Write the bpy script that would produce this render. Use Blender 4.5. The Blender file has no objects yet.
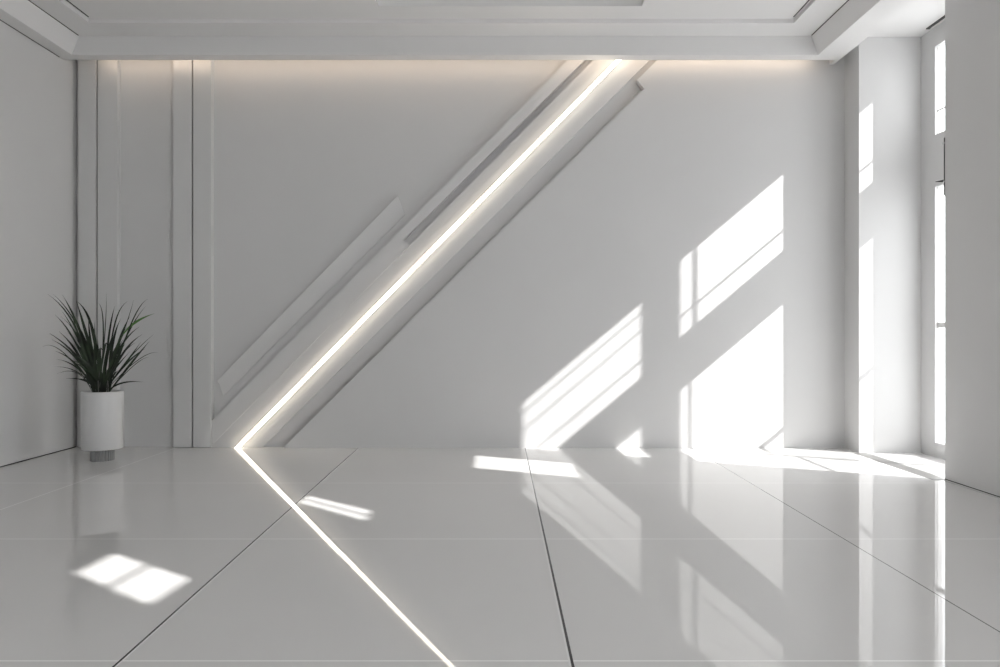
import bpy, bmesh, math, random
from mathutils import Vector
from mathutils.geometry import tessellate_polygon
random.seed(7)
C = bpy.context.scene.collection
F = 750.0; CH = 1.03                      # focal length in pixels, camera height (m)
# room coordinates: X right, Y away from the camera, Z up; photo measurements turned into metres on a known plane
def wp(x, y, D): return ((x-500)*D/F, CH+(333.5-y)*D/F)

# ------------------------------------------------------------------ materials
def mat(name, col, rough=.5, spec=.5, metal=0, emit=None, es=0, noise=0):
    m = bpy.data.materials.new(name); m.use_nodes = True
    n = m.node_tree.nodes; l = m.node_tree.links; b = n['Principled BSDF']
    b.inputs['Base Color'].default_value = (*col, 1); b.inputs['Roughness'].default_value = rough
    b.inputs['Specular IOR Level'].default_value = spec; b.inputs['Metallic'].default_value = metal
    if emit: b.inputs['Emission Color'].default_value = (*emit, 1); b.inputs['Emission Strength'].default_value = es
    if noise:
        t = n.new('ShaderNodeTexNoise'); t.inputs['Scale'].default_value = 1.3; t.inputs['Detail'].default_value = 2.9
        g = n.new('ShaderNodeNewGeometry'); l.new(g.outputs['Position'], t.inputs['Vector'])
        r = n.new('ShaderNodeMapRange'); r.inputs['To Min'].default_value = 1-noise; r.inputs['To Max'].default_value = 1+noise
        l.new(t.outputs['Fac'], r.inputs['Value'])
        x = n.new('ShaderNodeVectorMath'); x.operation = 'SCALE'; x.inputs[0].default_value = col
        l.new(r.outputs['Result'], x.inputs['Scale']); l.new(x.outputs['Vector'], b.inputs['Base Color'])
    return m
WALL = (.682, .68, .678)
M_wall = mat('wall_paint', WALL, .55, .3, noise=.03)
M_side = mat('satin_wall_paint', WALL, .45, .3, noise=.03)
M_panel = mat('lacquered_panel', (.68, .68, .675), .35, .4)
M_ceil = mat('ceiling_paint', (.80, .795, .79), .6, .3)
M_dark = mat('dark_shadow_joint', (.03, .03, .03), .7, .2)
M_metal = mat('dark_metal', (.09, .09, .09), .35, .5, .8)
M_pin = mat('polished_steel', (.8, .8, .8), .2, .5, 1)
M_frame = mat('white_window_frame', (.66, .66, .65), .4, .4)
M_strip = mat('grey_floor_strip', (.17, .17, .165), .35, .4, noise=.05)
M_pot = mat('white_glazed_ceramic', (.66, .66, .66), .28, .5)
M_soil = mat('dark_soil', (.03, .028, .025), .9, .2, noise=.4)
M_ped = mat('ribbed_grey_pedestal', (.30, .30, .30), .4, .4)
M_alu = mat('white_channel', (.6, .6, .59), .35, .4)
M_led = mat('led_diffuser', (.9, .9, .9), .4, .3, emit=(1, .89, .73), es=4.6)
M_cove = mat('warm_cove_led', (.9, .85, .8), .4, .3, emit=(1, .80, .62), es=3.4)

def leaf_material():
    m = bpy.data.materials.new('dark_green_leaf'); m.use_nodes = True
    n = m.node_tree.nodes; l = m.node_tree.links; b = n['Principled BSDF']
    t = n.new('ShaderNodeTexNoise'); t.inputs['Scale'].default_value = 9
    g = n.new('ShaderNodeNewGeometry'); l.new(g.outputs['Position'], t.inputs['Vector'])
    r = n.new('ShaderNodeValToRGB'); e = r.color_ramp.elements
    e[0].position = .35; e[0].color = (.004, .008, .004, 1); e[1].position = .75; e[1].color = (.035, .06, .028, 1)
    l.new(t.outputs['Fac'], r.inputs['Fac']); l.new(r.outputs['Color'], b.inputs['Base Color'])
    b.inputs['Roughness'].default_value = .38
    return m
M_leaf = leaf_material()
M_leaf2 = mat('fresh_green_leaf', (.10, .22, .06), .4, .4)

def floor_material():
    m = bpy.data.materials.new('polished_floor_tiles'); m.use_nodes = True
    n = m.node_tree.nodes; l = m.node_tree.links; b = n['Principled BSDF']
    g = n.new('ShaderNodeNewGeometry'); s = n.new('ShaderNodeSeparateXYZ'); l.new(g.outputs['Position'], s.inputs[0])
    t = n.new('ShaderNodeTexNoise'); t.inputs['Scale'].default_value = .8; t.inputs['Detail'].default_value = 5
    l.new(g.outputs['Position'], t.inputs['Vector'])
    mr = n.new('ShaderNodeMapRange'); mr.inputs['To Min'].default_value = .96; mr.inputs['To Max'].default_value = 1.04
    l.new(t.outputs['Fac'], mr.inputs['Value'])
    sc = n.new('ShaderNodeVectorMath'); sc.operation = 'SCALE'; sc.inputs[0].default_value = FLOOR; l.new(mr.outputs['Result'], sc.inputs['Scale'])
    col = sc.outputs['Vector']
    def line(axis, pos, half, c, amt=1.0, skew=0):
        nonlocal col
        src = s.outputs[axis]
        if skew:                          # a joint laid slightly out of square
            q = n.new('ShaderNodeMath'); q.operation = 'MULTIPLY_ADD'; q.inputs[1].default_value = skew; q.inputs[2].default_value = -skew*6.75
            l.new(s.outputs['Y'], q.inputs[0]); q2 = n.new('ShaderNodeMath'); q2.operation = 'ADD'; l.new(q.outputs[0], q2.inputs[0]); l.new(src, q2.inputs[1]); src = q2.outputs[0]
        a = n.new('ShaderNodeMath'); a.operation = 'SUBTRACT'; a.inputs[1].default_value = pos; l.new(src, a.inputs[0])
        ab = n.new('ShaderNodeMath'); ab.operation = 'ABSOLUTE'; l.new(a.outputs[0], ab.inputs[0])
        k = n.new('ShaderNodeMath'); k.operation = 'LESS_THAN'; k.inputs[1].default_value = half; l.new(ab.outputs[0], k.inputs[0])
        f = n.new('ShaderNodeMath'); f.operation = 'MULTIPLY'; f.inputs[1].default_value = amt; l.new(k.outputs[0], f.inputs[0])
        mx = n.new('ShaderNodeMix'); mx.data_type = 'RGBA'; l.new(f.outputs[0], mx.inputs['Factor'])
        l.new(col, mx.inputs['A']); mx.inputs['B'].default_value = (*c, 1); col = mx.outputs['Result']
    for y in (3.76, 5.167, 2.36, .95, -.45): line('Y', y, .004, (.97, .97, .96), 1)
    for x, w, c, a in ((.226, .0045, (.02, .02, .02), 1), (1.725, .003, (.12, .12, .12), .9), (-2.92, .004, (.97, .97, .96), 1)):
        line('X', x, w, c, a)
    line('X', .225-.0075, .003, (.85, .85, .85), .8); line('X', -1.275, .004, (.05, .05, .05), 1, .018); line('X', -1.275+.007, .003, (.9, .9, .9), .9, .018)  # pale lines beside the dark joints are painted edge highlights
    l.new(col, b.inputs['Base Color'])
    b.inputs['Roughness'].default_value = .015; b.inputs['IOR'].default_value = 1.5
    # very gentle waviness of polished stone
    w = n.new('ShaderNodeTexNoise'); w.inputs['Scale'].default_value = 1.1; w.inputs['Detail'].default_value = 1
    l.new(g.outputs['Position'], w.inputs['Vector'])
    bp = n.new('ShaderNodeBump'); bp.inputs['Strength'].default_value = .006; bp.inputs['Distance'].default_value = .05
    l.new(w.outputs['Fac'], bp.inputs['Height']); l.new(bp.outputs['Normal'], b.inputs['Normal'])
    return m
FLOOR = (.745, .739, .732)
M_floor = floor_material()

def glass_material():
    m = bpy.data.materials.new('clear_glass'); m.use_nodes = True
    n = m.node_tree.nodes; l = m.node_tree.links; n.remove(n['Principled BSDF'])
    t = n.new('ShaderNodeBsdfTransparent'); t.inputs[0].default_value = (.98, .98, .98, 1)
    g = n.new('ShaderNodeBsdfGlossy'); g.inputs['Roughness'].default_value = .02
    x = n.new('ShaderNodeMixShader'); x.inputs[0].default_value = .04
    l.new(t.outputs[0], x.inputs[1]); l.new(g.outputs[0], x.inputs[2]); l.new(x.outputs[0], n['Material Output'].inputs[0])
    return m
M_glass = glass_material()

# ------------------------------------------------------------------ mesh helpers
def obj(name, bm, m, parent=None, smooth=False):
    bmesh.ops.recalc_face_normals(bm, faces=bm.faces[:])
    me = bpy.data.meshes.new(name); bm.to_mesh(me); bm.free()
    for k in (m if isinstance(m, (list, tuple)) else [m]): me.materials.append(k)
    if smooth:
        for p in me.polygons: p.use_smooth = True
    o = bpy.data.objects.new(name, me); C.objects.link(o)
    if parent: o.parent = parent; o.matrix_parent_inverse = parent.matrix_basis.inverted()
    return o
def struct(name, bm, m, parent=None):
    o = obj(name, bm, m, parent)
    if not parent: o['kind'] = 'structure'
    return o
def empty(name, loc=(0, 0, 0)):
    o = bpy.data.objects.new(name, None); C.objects.link(o); o.location = loc; return o
def tag(o, label, cat, group=None):
    o['label'] = label; o['category'] = cat
    if group: o['group'] = group
    return o
def box(bm, x0, x1, y0, y1, z0, z1):
    v = [bm.verts.new(p) for p in ((x0,y0,z0),(x1,y0,z0),(x1,y1,z0),(x0,y1,z0),(x0,y0,z1),(x1,y0,z1),(x1,y1,z1),(x0,y1,z1))]
    for f in ((0,1,2,3),(4,7,6,5),(0,4,5,1),(1,5,6,2),(2,6,7,3),(3,7,4,0)): bm.faces.new([v[i] for i in f])
def loft(bm, a, b):                       # closed solid between two point loops
    va = [bm.verts.new(p) for p in a]; vb = [bm.verts.new(p) for p in b]
    bm.faces.new(va); bm.faces.new(vb[::-1]); n = len(a)
    for i in range(n): bm.faces.new((va[i], vb[i], vb[(i+1) % n], va[(i+1) % n]))
def wallprism(bm, pts, yf, yb):           # pts in (X, Z)
    loft(bm, [(x, yf, z) for x, z in pts], [(x, yb, z) for x, z in pts])
def plate(bm, outer, holes, fn, t):       # a slab with holes; fn(u, v, w) -> point, w from 0 to t
    loops = [outer]+holes
    flat = [p for lp in loops for p in lp]
    tris = tessellate_polygon([[Vector((u, v, 0)) for u, v in lp] for lp in loops])
    A = [bm.verts.new(fn(u, v, 0)) for u, v in flat]; B = [bm.verts.new(fn(u, v, t)) for u, v in flat]
    for a, b, c in tris:
        bm.faces.new((A[a], A[b], A[c])); bm.faces.new((B[c], B[b], B[a]))
    k = 0
    for lp in loops:
        n = len(lp)
        for i in range(n):
            i0 = k+i; i1 = k+(i+1) % n; bm.faces.new((A[i0], A[i1], B[i1], B[i0]))
        k += n
def rect(u0, u1, v0, v1): return [(u0, v0), (u1, v0), (u1, v1), (u0, v1)]
def tube(bm, a, b, r, seg=10):
    a = Vector(a); b = Vector(b); d = (b-a).normalized(); u = d.orthogonal().normalized(); w = d.cross(u)
    loft(bm, [a+(u*math.cos(t)+w*math.sin(t))*r for t in [i*2*math.pi/seg for i in range(seg)]],
             [b+(u*math.cos(t)+w*math.sin(t))*r for t in [i*2*math.pi/seg for i in range(seg)]])
def lathe(bm, prof, cx, cy, seg=64):
    rings = [[bm.verts.new((cx+r*math.cos(2*math.pi*i/seg), cy+r*math.sin(2*math.pi*i/seg), z)) for i in range(seg)] for r, z in prof]
    for a, b in zip(rings, rings[1:]):
        for i in range(seg): bm.faces.new((a[i], a[(i+1) % seg], b[(i+1) % seg], b[i]))
    bm.faces.new(rings[0][::-1]); bm.faces.new(rings[-1])

# ------------------------------------------------------------------ main dimensions
BW = 6.75            # face of the right part of the back wall
LW = -3.85           # left wall
BK = 6.82            # face of the left part of the back wall
ZC = 3.645; ZR = 3.612; ZB = 3.448; ZA = 3.59      # ceiling, ring, beam underside, window bay ceiling
YN = -3.2            # rear end; right side behind the camera left open to bring in light
XN = 3.127           # near part of the right wall
XW = 3.635           # window wall of the bay
XC, YC = 3.099, 6.474  # corner where back wall steps forward into the bay

# floor
bm = bmesh.new(); box(bm, -4.1, 4.0, YN, 7.1, -.12, 0); struct('floor', bm, M_floor)

# ------------------------------------------------------------------ back wall
def dl(x448, x60, D):                     # diagonal line on the plane at depth D, as X for a given Z
    X0, Z0 = wp(x448, 448, D); X1, Z1 = wp(x60, 60, D)
    return lambda z: X0+(X1-X0)*(z-Z0)/(Z1-Z0)
TOP = ZC
L4 = dl(209, 594, 6.80); Ri = dl(262, 650, 6.795); R = dl(283, 673, BW)
bm = bmesh.new()
gv0, gv1 = wp(402.5, 240, BK), wp(409, 245.5, BK); Lv = dl(196.5, 584.5, BK)
wallprism(bm, [(LW-.1, 0), (L4(0)+.03, 0), (L4(gv1[1])+.03, gv1[1]), gv0, (Lv(TOP), TOP), (LW-.1, TOP)], BK, 7.0)
wallprism(bm, [(-1.0, 0), (1.4, 0), (1.4, TOP), (-1.0, TOP)], 6.84, 7.0)
# recessed band that carries the light line
band = 6.774
wallprism(bm, [(L4(0), 0), (Ri(0), 0), (Ri(TOP), TOP), (L4(TOP), TOP)], band, 7.0)
# right part with its edge over a shallow shadow trough
z0, z1 = 0, TOP
loft(bm, [(Ri(z0), band+.025, z0), (R(z0), band+.075, z0), (R(z0), 7.0, z0), (Ri(z0), 7.0, z0)],
         [(Ri(z1), band+.025, z1), (R(z1), band+.075, z1), (R(z1), 7.0, z1), (Ri(z1), 7.0, z1)])
wallprism(bm, [(R(z0), z0), (3.16, z0), (3.16, z1), (R(z1), z1)], BW, 7.0)
# top of the trough is closed off under the cornice
g0 = wp(633, 80, BW); g1 = wp(643, 89, BW)
gl = dl(268, 657, BW)
wallprism(bm, [(gl(g0[1]), g0[1]), (R(g1[1])+.01, g1[1]), (R(TOP)+.02, TOP), (gl(TOP), TOP)], BW+.004, 6.9)
struct('wall_back', bm, M_wall)

# raised diagonal mouldings
L3 = dl(185, 568, 6.775)
Lg = dl(197, 585, 6.775)                  # left edge of the groove
e = wp(403, 240, 6.775); e2 = wp(409, 245, 6.775)
L4b = dl(209, 594, 6.775)
Zs = wp(0, 437, 6.775)[1]
bm = bmesh.new()
XS = wp(212, 0, 6.775)[0]                 # stops against the pilaster
zs3 = wp(0, 633-212, 6.775)[1]; zs4 = wp(0, 657-212, 6.775)[1]
wallprism(bm, [(XS, zs3), (XS, zs4), (L4b(e2[1]), e2[1]), e, (Lg(TOP), TOP), (L3(TOP), TOP)], 6.768, BK+.01)
struct('trim_1', bm, M_wall)
bm = bmesh.new()
a, b, c, d = wp(217, 381, 6.78), wp(398, 195.5, 6.78), wp(404.5, 214, 6.78), wp(222, 396, 6.78)
j1, j2 = wp(219.5, 385, 6.78), wp(220, 392, 6.78)
loft(bm, [(a[0], 6.78, a[1]), (b[0], 6.78, b[1]), (c[0], 6.81, c[1]), (d[0], 6.81, d[1]), (j2[0], 6.803, j2[1]), (j1[0], 6.79, j1[1])],
         [(p[0], BK+.01, p[1]) for p in (a, b, c, d, j2, j1)])
struct('trim_2', bm, M_wall)

# pilasters: a pair of boards with a dark joint, right edge catching the light
def board(x0, x1, yf):
    bm = bmesh.new(); X0 = wp(x0, 0, yf)[0]; X1 = wp(x1, 0, yf)[0]; box(bm, X0, X1, yf, BK+.01, .004, TOP); 
    bmesh.ops.bevel(bm, geom=bm.edges[:], offset=.004, segments=2, affect='EDGES'); return bm
n = 3
for x0, x1, yf in ((78, 95.6, 6.755), (97.4, 117.3, 6.765), (173, 191.6, 6.755), (193.0, 211, 6.755)):
    struct('trim_%d' % n, board(x0, x1, yf), M_panel); n += 1
for xa, xb in ((95.6, 97.4), (191.6, 193.0)):
    bm = bmesh.new(); box(bm, wp(xa, 0, 6.76)[0], wp(xb, 0, 6.76)[0], 6.785, BK+.01, 0, TOP-.1); struct('trim_%d' % n, bm, M_dark); n += 1

# left wall with a thin dark joint at floor and cornice
bm = bmesh.new(); box(bm, LW-.15, LW, YN, 7.0, 0.0, TOP); struct('wall_left', bm, M_side)
bm = bmesh.new(); box(bm, LW, LW+.004, YN, 6.80, 0, .006); struct('baseboard_left', bm, M_dark)
bm = bmesh.new(); box(bm, LW, LW+.004, YN, 6.55, ZB-.006, ZB-.001); struct('trim_%d' % n, bm, M_metal); n += 1

# ------------------------------------------------------------------ ceiling
S1 = [(-1.82, 3.225), (-1.80, 3.52), (-1.25, 3.12), (-1.28, 2.81)]
S2 = [(-1.235, 4.585), (-1.21, 4.783), (-.692, 4.328), (-.685, 4.077)]
KX, KD, KZ = 1.0, .5, .84                  # sun runs towards -X, +Y, -Z in these proportions
def up(p): t = ZC/KZ; return (p[0]+t*KX, p[1]-t*KD)
S1 = [up(p) for p in S1]; S2 = [up(p) for p in S2]
recess = rect(-.974, 1.134, 4.3, 5.99)
bm = bmesh.new()
plate(bm, rect(-4.0, 3.9, YN, 7.0), [S1, S2, recess], lambda u, v, w: (u, v, ZC+w), .02)
struct('ceiling', bm, M_ceil)
bm = bmesh.new()                          # lining of the ceiling recess
x0, x1, y0, y1 = -.974, 1.134, 4.3, 5.99
box(bm, x0-.02, x0, y0, y1+.02, ZC+.02, ZC+.16); box(bm, x1, x1+.02, y0, y1+.02, ZC+.02, ZC+.16)
box(bm, x0, x1, y1, y1+.02, ZC+.02, ZC+.16); box(bm, x0, x1, y0-.02, y0, ZC+.02, ZC+.16); box(bm, x0-.02, x1+.02, y0-.02, y1+.02, ZC+.16, ZC+.18)
struct('trim_%d' % n, bm, M_ceil); n += 1
bm = bmesh.new()                          # stepped ring around the ceiling
box(bm, LW, 3.0, 6.237, 6.62, ZR, ZC); box(bm, LW, -3.418, YN, 6.237, ZR, ZC); box(bm, 2.445, 3.0, 3.65, 6.237, ZR, ZC)
struct('trim_%d' % n, bm, M_ceil); n += 1
bm = bmesh.new()                          # cornice beams, their inner faces slightly raked
loft(bm, [(-3.9+.05, 6.51, ZB), (3.0, 6.51, ZB), (3.0, 6.51, ZR), (-3.85, 6.51, ZR)], [(-3.85, 6.63, ZB), (3.0, 6.63, ZB), (3.0, 6.63, ZR), (-3.85, 6.63, ZR)])
loft(bm, [(LW, YN, ZB), (-3.715, YN, ZB), (-3.65, YN, ZR), (LW, YN, ZR)], [(LW, 6.51, ZB), (-3.715, 6.51, ZB), (-3.65, 6.51, ZR), (LW, 6.51, ZR)])
loft(bm, [(2.76, 3.65, ZB), (3.0, 3.65, ZB), (3.0, 3.65, ZR), (2.70, 3.65, ZR)], [(2.76, 6.51, ZB), (3.0, 6.51, ZB), (3.0, 6.51, ZR), (2.70, 6.51, ZR)])
struct('trim_%d' % n, bm, M_ceil); n += 1
bm = bmesh.new()                          # thin dark joints along the side cornices and the ring
box(bm, -3.652, -3.646, 4.8, 6.49, ZR-.004, ZR); box(bm, 2.694, 2.70, 4.8, 6.49, ZR-.004, ZR)
box(bm, -3.400, -3.392, 4.8, 6.19, ZC-.004, ZC); box(bm, 2.420, 2.426, 4.8, 6.19, ZC-.004, ZC)
struct('trim_%d' % n, bm, M_dark); n += 1
bm = bmesh.new(); box(bm, 3.0, 3.70, 3.65, 7.0, ZA, ZC); struct('trim_%d' % n, bm, M_ceil); n += 1   # bay ceiling
bm = bmesh.new(); box(bm, 2.965, 3.0, 6.63, 6.75, ZB, ZC); struct('trim_%d' % n, bm, M_ceil); n += 1   # end stop of the light slot

# skylights over the near part of the room
for i, S in enumerate((S1, S2)):
    cx = sum(p[0] for p in S)/4; cy = sum(p[1] for p in S)/4
    out = [(cx+(x-cx)*1.12+math.copysign(.03, x-cx), cy+(y-cy)*1.12+math.copysign(.03, y-cy)) for x, y in S]
    bm = bmesh.new(); plate(bm, out, [S], lambda u, v, w: (u, v, ZC+.02+w), .03)
    w = struct('window_%d' % (i+1), bm, M_frame)
    # glazing bar across the middle
    m0 = [(S[0][k]+S[1][k])/2 for k in (0, 1)]; m1 = [(S[2][k]+S[3][k])/2 for k in (0, 1)]
    if i == 1:
        bm = bmesh.new(); h = .009; loft(bm, [(m0[0], m0[1]-h, ZC+.02), (m0[0], m0[1]+h, ZC+.02), (m0[0], m0[1]+h, ZC+.045), (m0[0], m0[1]-h, ZC+.045)],
                                  [(m1[0], m1[1]-h, ZC+.02), (m1[0], m1[1]+h, ZC+.02), (m1[0], m1[1]+h, ZC+.045), (m1[0], m1[1]-h, ZC+.045)])
    else:
        q0 = [(S[0][k]+S[3][k])/2 for k in (0, 1)]; q1 = [(S[1][k]+S[2][k])/2 for k in (0, 1)]
        bm = bmesh.new(); h = .004; loft(bm, [(q0[0]-h, q0[1], ZC+.02), (q0[0]+h, q0[1], ZC+.02), (q0[0]+h, q0[1], ZC+.045), (q0[0]-h, q0[1], ZC+.045)],
                                  [(q1[0]-h, q1[1], ZC+.02), (q1[0]+h, q1[1], ZC+.02), (q1[0]+h, q1[1], ZC+.045), (q1[0]-h, q1[1], ZC+.045)])
    obj('glazing_bar', bm, M_frame, w)
    bm = bmesh.new(); loft(bm, [(x, y, ZC+.030) for x, y in S], [(x, y, ZC+.036) for x, y in S]); obj('pane', bm, M_glass, w)

# ------------------------------------------------------------------ right side
bm = bmesh.new()                          # return of the back wall and the bay's end wall
loft(bm, [(3.10, BW, 0), (XC, YC, 0), (XW+.065, YC, 0), (XW+.065, 7.0, 0), (3.10, 7.0, 0)],
         [(3.10, BW, ZC), (XC, YC, ZC), (XW+.065, YC, ZC), (XW+.065, 7.0, ZC), (3.10, 7.0, ZC)])
struct('wall_bay_end', bm, M_side)
U1 = (5.715, 6.265, 2.69, 3.425); U2 = (4.95, 5.565, 2.62, 3.335)
G1 = (5.715, 6.265, .12, 2.255); G2 = (4.95, 5.68, .12, 1.76); G3 = (4.95, 5.565, 2.0, 2.22)
TW = .06
bm = bmesh.new()
plate(bm, rect(4.85, YC, 0, ZC), [rect(*q) for q in (U1, U2, G1, G2, G3)], lambda u, v, w: (XW+w, u, v), TW)
box(bm, XN+.04, XW, 4.79, 4.85, 0, ZC)
struct('wall_bay_right', bm, M_side)
W3 = (4.07, 4.665, 2.15, 2.83)
bm = bmesh.new()
plate(bm, rect(3.5, 5.27, 0, ZC), [rect(*W3)], lambda u, v, w: (XN+w, u, v), .04)
box(bm, XN+.04, 3.86, 3.46, 3.5, 0, ZC); box(bm, 3.80, 3.86, 0, 3.46, 0, ZC)
struct('wall_right', bm, M_side)
k = 3
def window(q, X, t, bars=(), vbars=()):
    global k
    u0, u1, v0, v1 = q; f = .004
    bm = bmesh.new(); xa, xb = X+t*.3, X+t*.5
    plate(bm, rect(*q), [rect(u0+f, u1-f, v0+f, v1-f)], lambda u, v, w: (xa+w, u, v), xb-xa)
    w = struct('window_%d' % k, bm, M_frame); k += 1
    for z, h in bars:
        bm = bmesh.new(); box(bm, xa, xb, u0+f, u1-f, z-h, z+h); obj('glazing_bar', bm, M_frame, w)
    for y, h in vbars:
        bm = bmesh.new(); box(bm, xa, xb, y-h, y+h, v0+f, v1-f); obj('glazing_bar', bm, M_frame, w)
    bm = bmesh.new(); xm = (xa+xb)/2; box(bm, xm-.003, xm+.003, u0+f, u1-f, v0+f, v1-f); obj('pane', bm, M_glass, w)
window(U1, XW, TW, bars=[(2.89, .006)], vbars=[(5.797, .009)])
window(U2, XW, TW, bars=[(2.79, .004), (3.06, .002), (3.22, .0025)])
window(G1, XW, TW, bars=[(1.10, .022)], vbars=[(5.775, .006)])
window(G2, XW, TW, bars=[(.98, .012)])
window(G3, XW, TW)
window(W3, XN, .04)
# floor details at the bay
bm = bmesh.new(); box(bm, 3.045, 3.165, 5.27, 6.47, 0, .0015); struct('trim_%d' % n, bm, M_strip); n += 1  # thin flat strip, darker than the floor around it
bm = bmesh.new(); box(bm, XN-.002, XN, 3.5, 5.27, .005, .010); struct('trim_%d' % n, bm, M_dark); n += 1
bm = bmesh.new(); box(bm, XN-.012, XN, 3.5, 5.26, 0, .005); struct('baseboard_right', bm, M_panel)
# blind rail under the bay ceiling
bm = bmesh.new(); box(bm, LW-.15, 3.9, YN-.1, YN, 0, TOP); struct('wall_rear_light_block', bm, mat('light_cutting_rear', (.16, .16, .165), .6, .3))  # unseen wall added behind the camera, darkened to cut frontal light
t = empty('blind_rail', (3.58, 5.0, ZA-.02))
bm = bmesh.new(); box(bm, 3.575, 3.60, 4.95, 6.28, ZA-.007, ZA); obj('rail', bm, M_metal, t)
bm = bmesh.new(); box(bm, 3.572, 3.603, 6.28, 6.29, ZA-.009, ZA); obj('end_cap', bm, M_metal, t)
tag(t, 'thin dark blind rail at the ceiling above the bay window', 'rail')
# slim pull bar on the edge of the near wall
t = empty('pull_bar', (XN, 5.285, 2.02))
bm = bmesh.new(); box(bm, XN+.000, XN+.010, 5.275, 5.287, 2.00, 2.41); bmesh.ops.bevel(bm, geom=bm.edges[:], offset=.002, segments=1, affect='EDGES'); obj('bar', bm, M_metal, t)
for z in (2.10, 2.37):
    bm = bmesh.new(); tube(bm, (XN-.006, 5.272, z), (XN-.006, 5.285, z), .006); obj('pin', bm, M_pin, t)
bm = bmesh.new(); loft(bm, [(XN-.006, 5.276, 2.096), (XN-.006, 5.282, 2.096), (XN-.006, 5.282, 2.112), (XN-.006, 5.276, 2.112)], [(XN-.062, 5.278, 2.096), (XN-.062, 5.280, 2.096), (XN-.062, 5.280, 2.099), (XN-.062, 5.278, 2.099)]); obj('lever', bm, M_metal, t)
tag(t, 'slim dark vertical pull bar with tiny lever on the edge of the near right wall', 'handle')

# ------------------------------------------------------------------ lights that belong to the room
A = wp(236.5, 449, band-.02); B = wp(621, 58, band-.02)
A = Vector((A[0], 0, A[1])); B = Vector((B[0], 0, B[1])); d = (B-A).normalized(); B = B+d*.06; nrm = Vector((-d.z, 0, d.x))
t = empty('diagonal_light_strip', (A.x, band-.01, .0))
def bar(h0, y0, y1):
    bm = bmesh.new(); q = [A+nrm*h0, A-nrm*h0, B-nrm*h0, B+nrm*h0]
    q[0].x += (q[0].z-0)*0; 
    for p in q[:2]:                       # cut level with the floor
        s = (p.z-.002)/d.z; p -= d*s
    loft(bm, [(p.x, y0, p.z) for p in q], [(p.x, y1, p.z) for p in q]); return bm
obj('channel', bar(.016, band-.026, band+.001), M_alu, t)
obj('diffuser', bar(.0165, band-.042, band-.026), M_led, t)
tag(t, 'glowing white diagonal light line rising across the back wall from floor to cornice', 'light')
t = empty('cove_light_strip', (-3.6, 6.66, ZB+.05))
X0 = wp(100, 0, 6.7)[0]; X1 = wp(812, 0, 6.7)[0]
bm = bmesh.new(); box(bm, X0, X1, 6.631, 6.640, ZB+.03, ZB+.06); obj('diffuser', bm, M_cove, t)
bm = bmesh.new(); box(bm, X0-.01, X1+.01, 6.631, 6.645, ZB+.061, ZB+.068); obj('channel', bm, M_alu, t)
tag(t, 'warm light strip hidden in the slot behind the back cornice', 'light')

# ------------------------------------------------------------------ potted plant
PX, PY = -3.233, 6.10
t = empty('potted_plant', (PX, PY, 0))
R0 = .155
bm = bmesh.new(); lathe(bm, [(.05, .094), (R0-.012, .094), (R0-.004, .097), (R0, .105), (R0, .555), (R0-.003, .562), (R0-.010, .562), (R0-.013, .555), (R0-.013, .52), (.05, .52)], PX, PY)
obj('pot', bm, M_pot, t, True)
bm = bmesh.new(); lathe(bm, [(.02, .515), (R0-.013, .522), (R0-.02, .530), (.09, .538), (.02, .54)], PX, PY); obj('soil', bm, M_soil, t, True)
bm = bmesh.new()                          # ribbed pedestal
seg = 96; ring = lambda z: [(PX+r*math.cos(a), PY+r*math.sin(a), z) for a, r in [(2*math.pi*i/seg, .088 if i % 4 < 2 else .078) for i in range(seg)]]
loft(bm, ring(0), ring(.094)); obj('pedestal', bm, M_ped, t)
def blade(bm, base, ctrl, tip, w, n=12, mi=0):
    P = [Vector(base), Vector(ctrl), Vector(tip)]; L = []; Rr = []; Mm = []
    for i in range(n+1):
        s = i/n; p = P[0]*(1-s)**2+P[1]*2*s*(1-s)+P[2]*s*s
        tg = ((P[1]-P[0])*(1-s)+(P[2]-P[1])*s).normalized()
        side = tg.cross(Vector((.15, -1, .25))).normalized()
        ww = w*(.30+2.5*s*(1-s))*(1-s**5)*random.uniform(.97,1.03) if i < n else .0006
        up_ = side.cross(tg)
        L.append(bm.verts.new(p+side*ww*.5)); Rr.append(bm.verts.new(p-side*ww*.5)); Mm.append(bm.verts.new(p+up_*ww*.16))
    for i in range(n):
        for a, b in ((L, Mm), (Mm, Rr)):
            f = bm.faces.new((a[i], a[i+1], b[i+1], b[i])); f.material_index = mi; f.smooth = True
def pp(u, v, D): return wp(40+u/6.067, 285+v/6.067, D)
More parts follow.
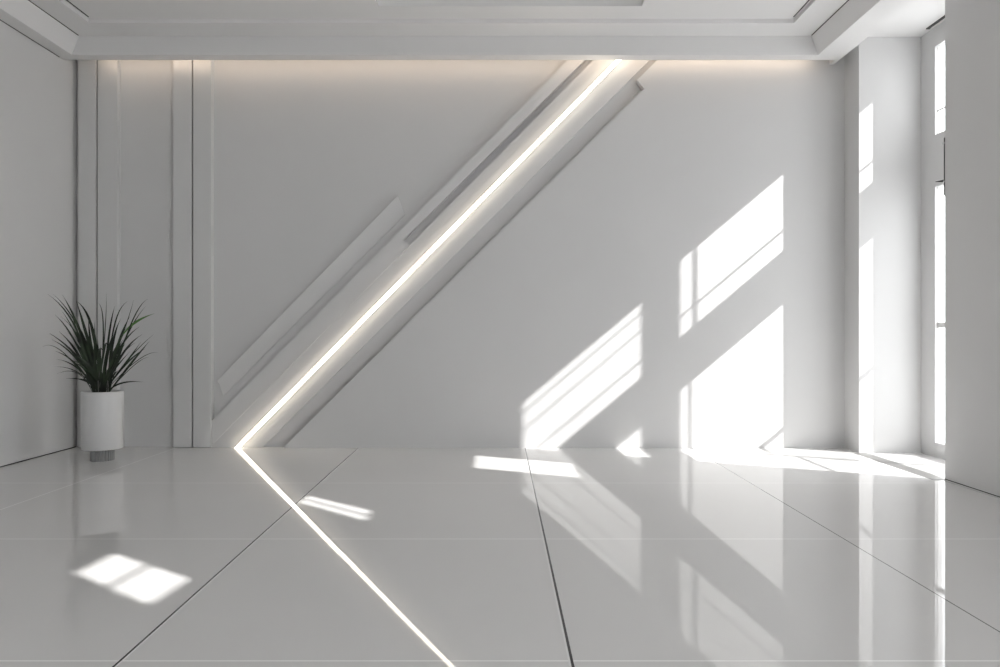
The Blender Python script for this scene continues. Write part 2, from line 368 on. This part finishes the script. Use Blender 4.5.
tips = [((45,55),(250,180),.013),((78,55),(250,190),.012),((135,60),(255,240),.02),((220,95),(275,270),.024),((222,98),(350,180),.022),((130,155),(230,280),.012),
 ((125,190),(260,290),.008),((195,190),(260,380),.024),((215,225),(300,330),.018),((55,292),(260,410),.018),((115,282),(260,400),.020),((165,280),(280,420),.020),((15,375),(120,310),.006),((155,463),(300,440),.010),
 ((85,495),(260,490),.007),((100,540),(250,470),.006),((355,110),(410,150),.010),((403,50),(405,250),.007),((455,125),(410,260),.016),((530,100),(420,160),.012),((655,85),(560,120),.010),
 ((568,88),(545,200),.007),((605,253),(470,330),.016),((665,340),(560,460),.018),((612,345),(520,480),.016),((578,350),(480,400),.014),((548,185),(450,350),.022),((490,205),(420,330),.020),((715,410),(620,390),.006),((660,438),(590,440),.006),
 ((295,180),(290,370),.020),((385,410),(345,300),.020),((90,400),(230,440),.014),((70,330),(230,400),.014),((100,450),(250,470),.012),((640,385),(520,450),.016),((620,300),(480,380),.018),((640,130),(520,260),.012),((90,180),(230,300),.014),((690,300),(560,400),.008),((408,380),(400,260),.018),((210,430),(300,450),.020),((250,540),(280,520),.016),((205,470),(300,500),.018),((320,610),(300,560),.014),((480,515),(440,540),.014),((330,220),(330,420),.020),((440,300),(400,420),.022),
 ((505,330),(440,420),.020),((530,250),(440,380),.018),((300,320),(320,450),.018),((240,350),(310,450),.018),((210,310),(300,440),.018),((520,350),(440,470),.016),((545,405),(450,500),.014),((350,330),(350,450),.020),((455,380),(410,470),.018),((275,400),(320,480),.018),((280,555),(320,560),.012),((300,230),(330,330),.018),((370,360),(360,480),.016),((420,330),(390,450),.016),((495,440),(440,510),.014),((395,440),(385,520),.014)]
bm = bmesh.new()
for i, (tp, ct, w) in enumerate(tips):
    rd = random.uniform(-.22, .22) if i > 3 else random.uniform(-.1, .1)
    bx = random.uniform(-.045, .045)+(tp[0]-360)/360*.03; by = random.uniform(-.04, .04)
    D1 = PY+rd; a = pp(*tp, D1); c = pp(*ct, PY+rd*.45)
    blade(bm, (PX+bx, PY+by, .535), (c[0], PY+rd*.45, c[1]), (a[0], D1, a[1]), w*1.15)
for i in range(7):                       # inner leaves that thicken the clump
    ang = random.uniform(-1.25, 1.25); ln = random.uniform(.22, .46); rd = random.uniform(-.15, .15)
    dx = math.sin(ang)*ln; dz = math.cos(ang)*ln*.85
    blade(bm, (PX+random.uniform(-.05, .05), PY+random.uniform(-.05, .05), .535), (PX+dx*.35, PY+rd*.4, .535+dz*.75+.05), (PX+dx*1.05, PY+rd, .535+dz), random.uniform(.014, .024))
a = pp(697, 172, PY-.1); c = pp(560, 215, PY-.06); c0 = pp(505, 300, PY-.05); blade(bm, (c0[0], PY-.05, c0[1]), (c[0], PY-.06, c[1]), (a[0], PY-.1, a[1]), .022, mi=1)
c = pp(430, 420, PY-.03); blade(bm, (PX+.02, PY, .535), (c[0], PY-.03, c[1]), (c0[0]+.012, PY-.05, c0[1]+.015), .018)
o = obj('foliage', bm, [M_leaf, M_leaf2], t)
bm = bmesh.new()                          # bare stems crossing above the rim
for i in range(9):
    x = PX+random.uniform(-.04, .07); y = PY+random.uniform(-.04, .04)
    tube(bm, (x, y, .53), (x+random.uniform(-.02, .05), y, .53+random.uniform(.12, .22)), .0035, 6)
obj('stems', bm, mat('grey_stem', (.16, .16, .15), .6), t)
tag(t, 'leafy dark green plant in a white cylinder pot standing in the left corner', 'plant')

# ------------------------------------------------------------------ sun, sky, camera
s = bpy.data.lights.new('sun', 'SUN'); s.energy = 6.8; s.angle = math.radians(.55); s.color = (1, .985, .965)
so = bpy.data.objects.new('sun', s); C.objects.link(so); so.location = (6, 2, 6)
so.rotation_euler = Vector((-KX, KD, -KZ)).to_track_quat('-Z', 'Y').to_euler()
w = bpy.data.worlds.new('daylight'); bpy.context.scene.world = w; w.use_nodes = True
bg = w.node_tree.nodes['Background']; bg.inputs[0].default_value = (.97, .985, 1, 1); bg.inputs[1].default_value = 2.9
cam = bpy.data.cameras.new('camera'); cam.sensor_width = 36; cam.lens = 36*F/1000; cam.clip_start = .02
co = bpy.data.objects.new('camera', cam); C.objects.link(co); co.location = (0, 0, CH); co.rotation_euler = (math.pi/2, 0, 0)
sc = bpy.context.scene; sc.camera = co
sc.cycles.caustics_reflective = True; sc.cycles.blur_glossy = 0
vs = sc.view_settings; vs.view_transform = 'Standard'; vs.look = 'None'; vs.gamma = 1; vs.use_curve_mapping = False; vs.exposure = .5
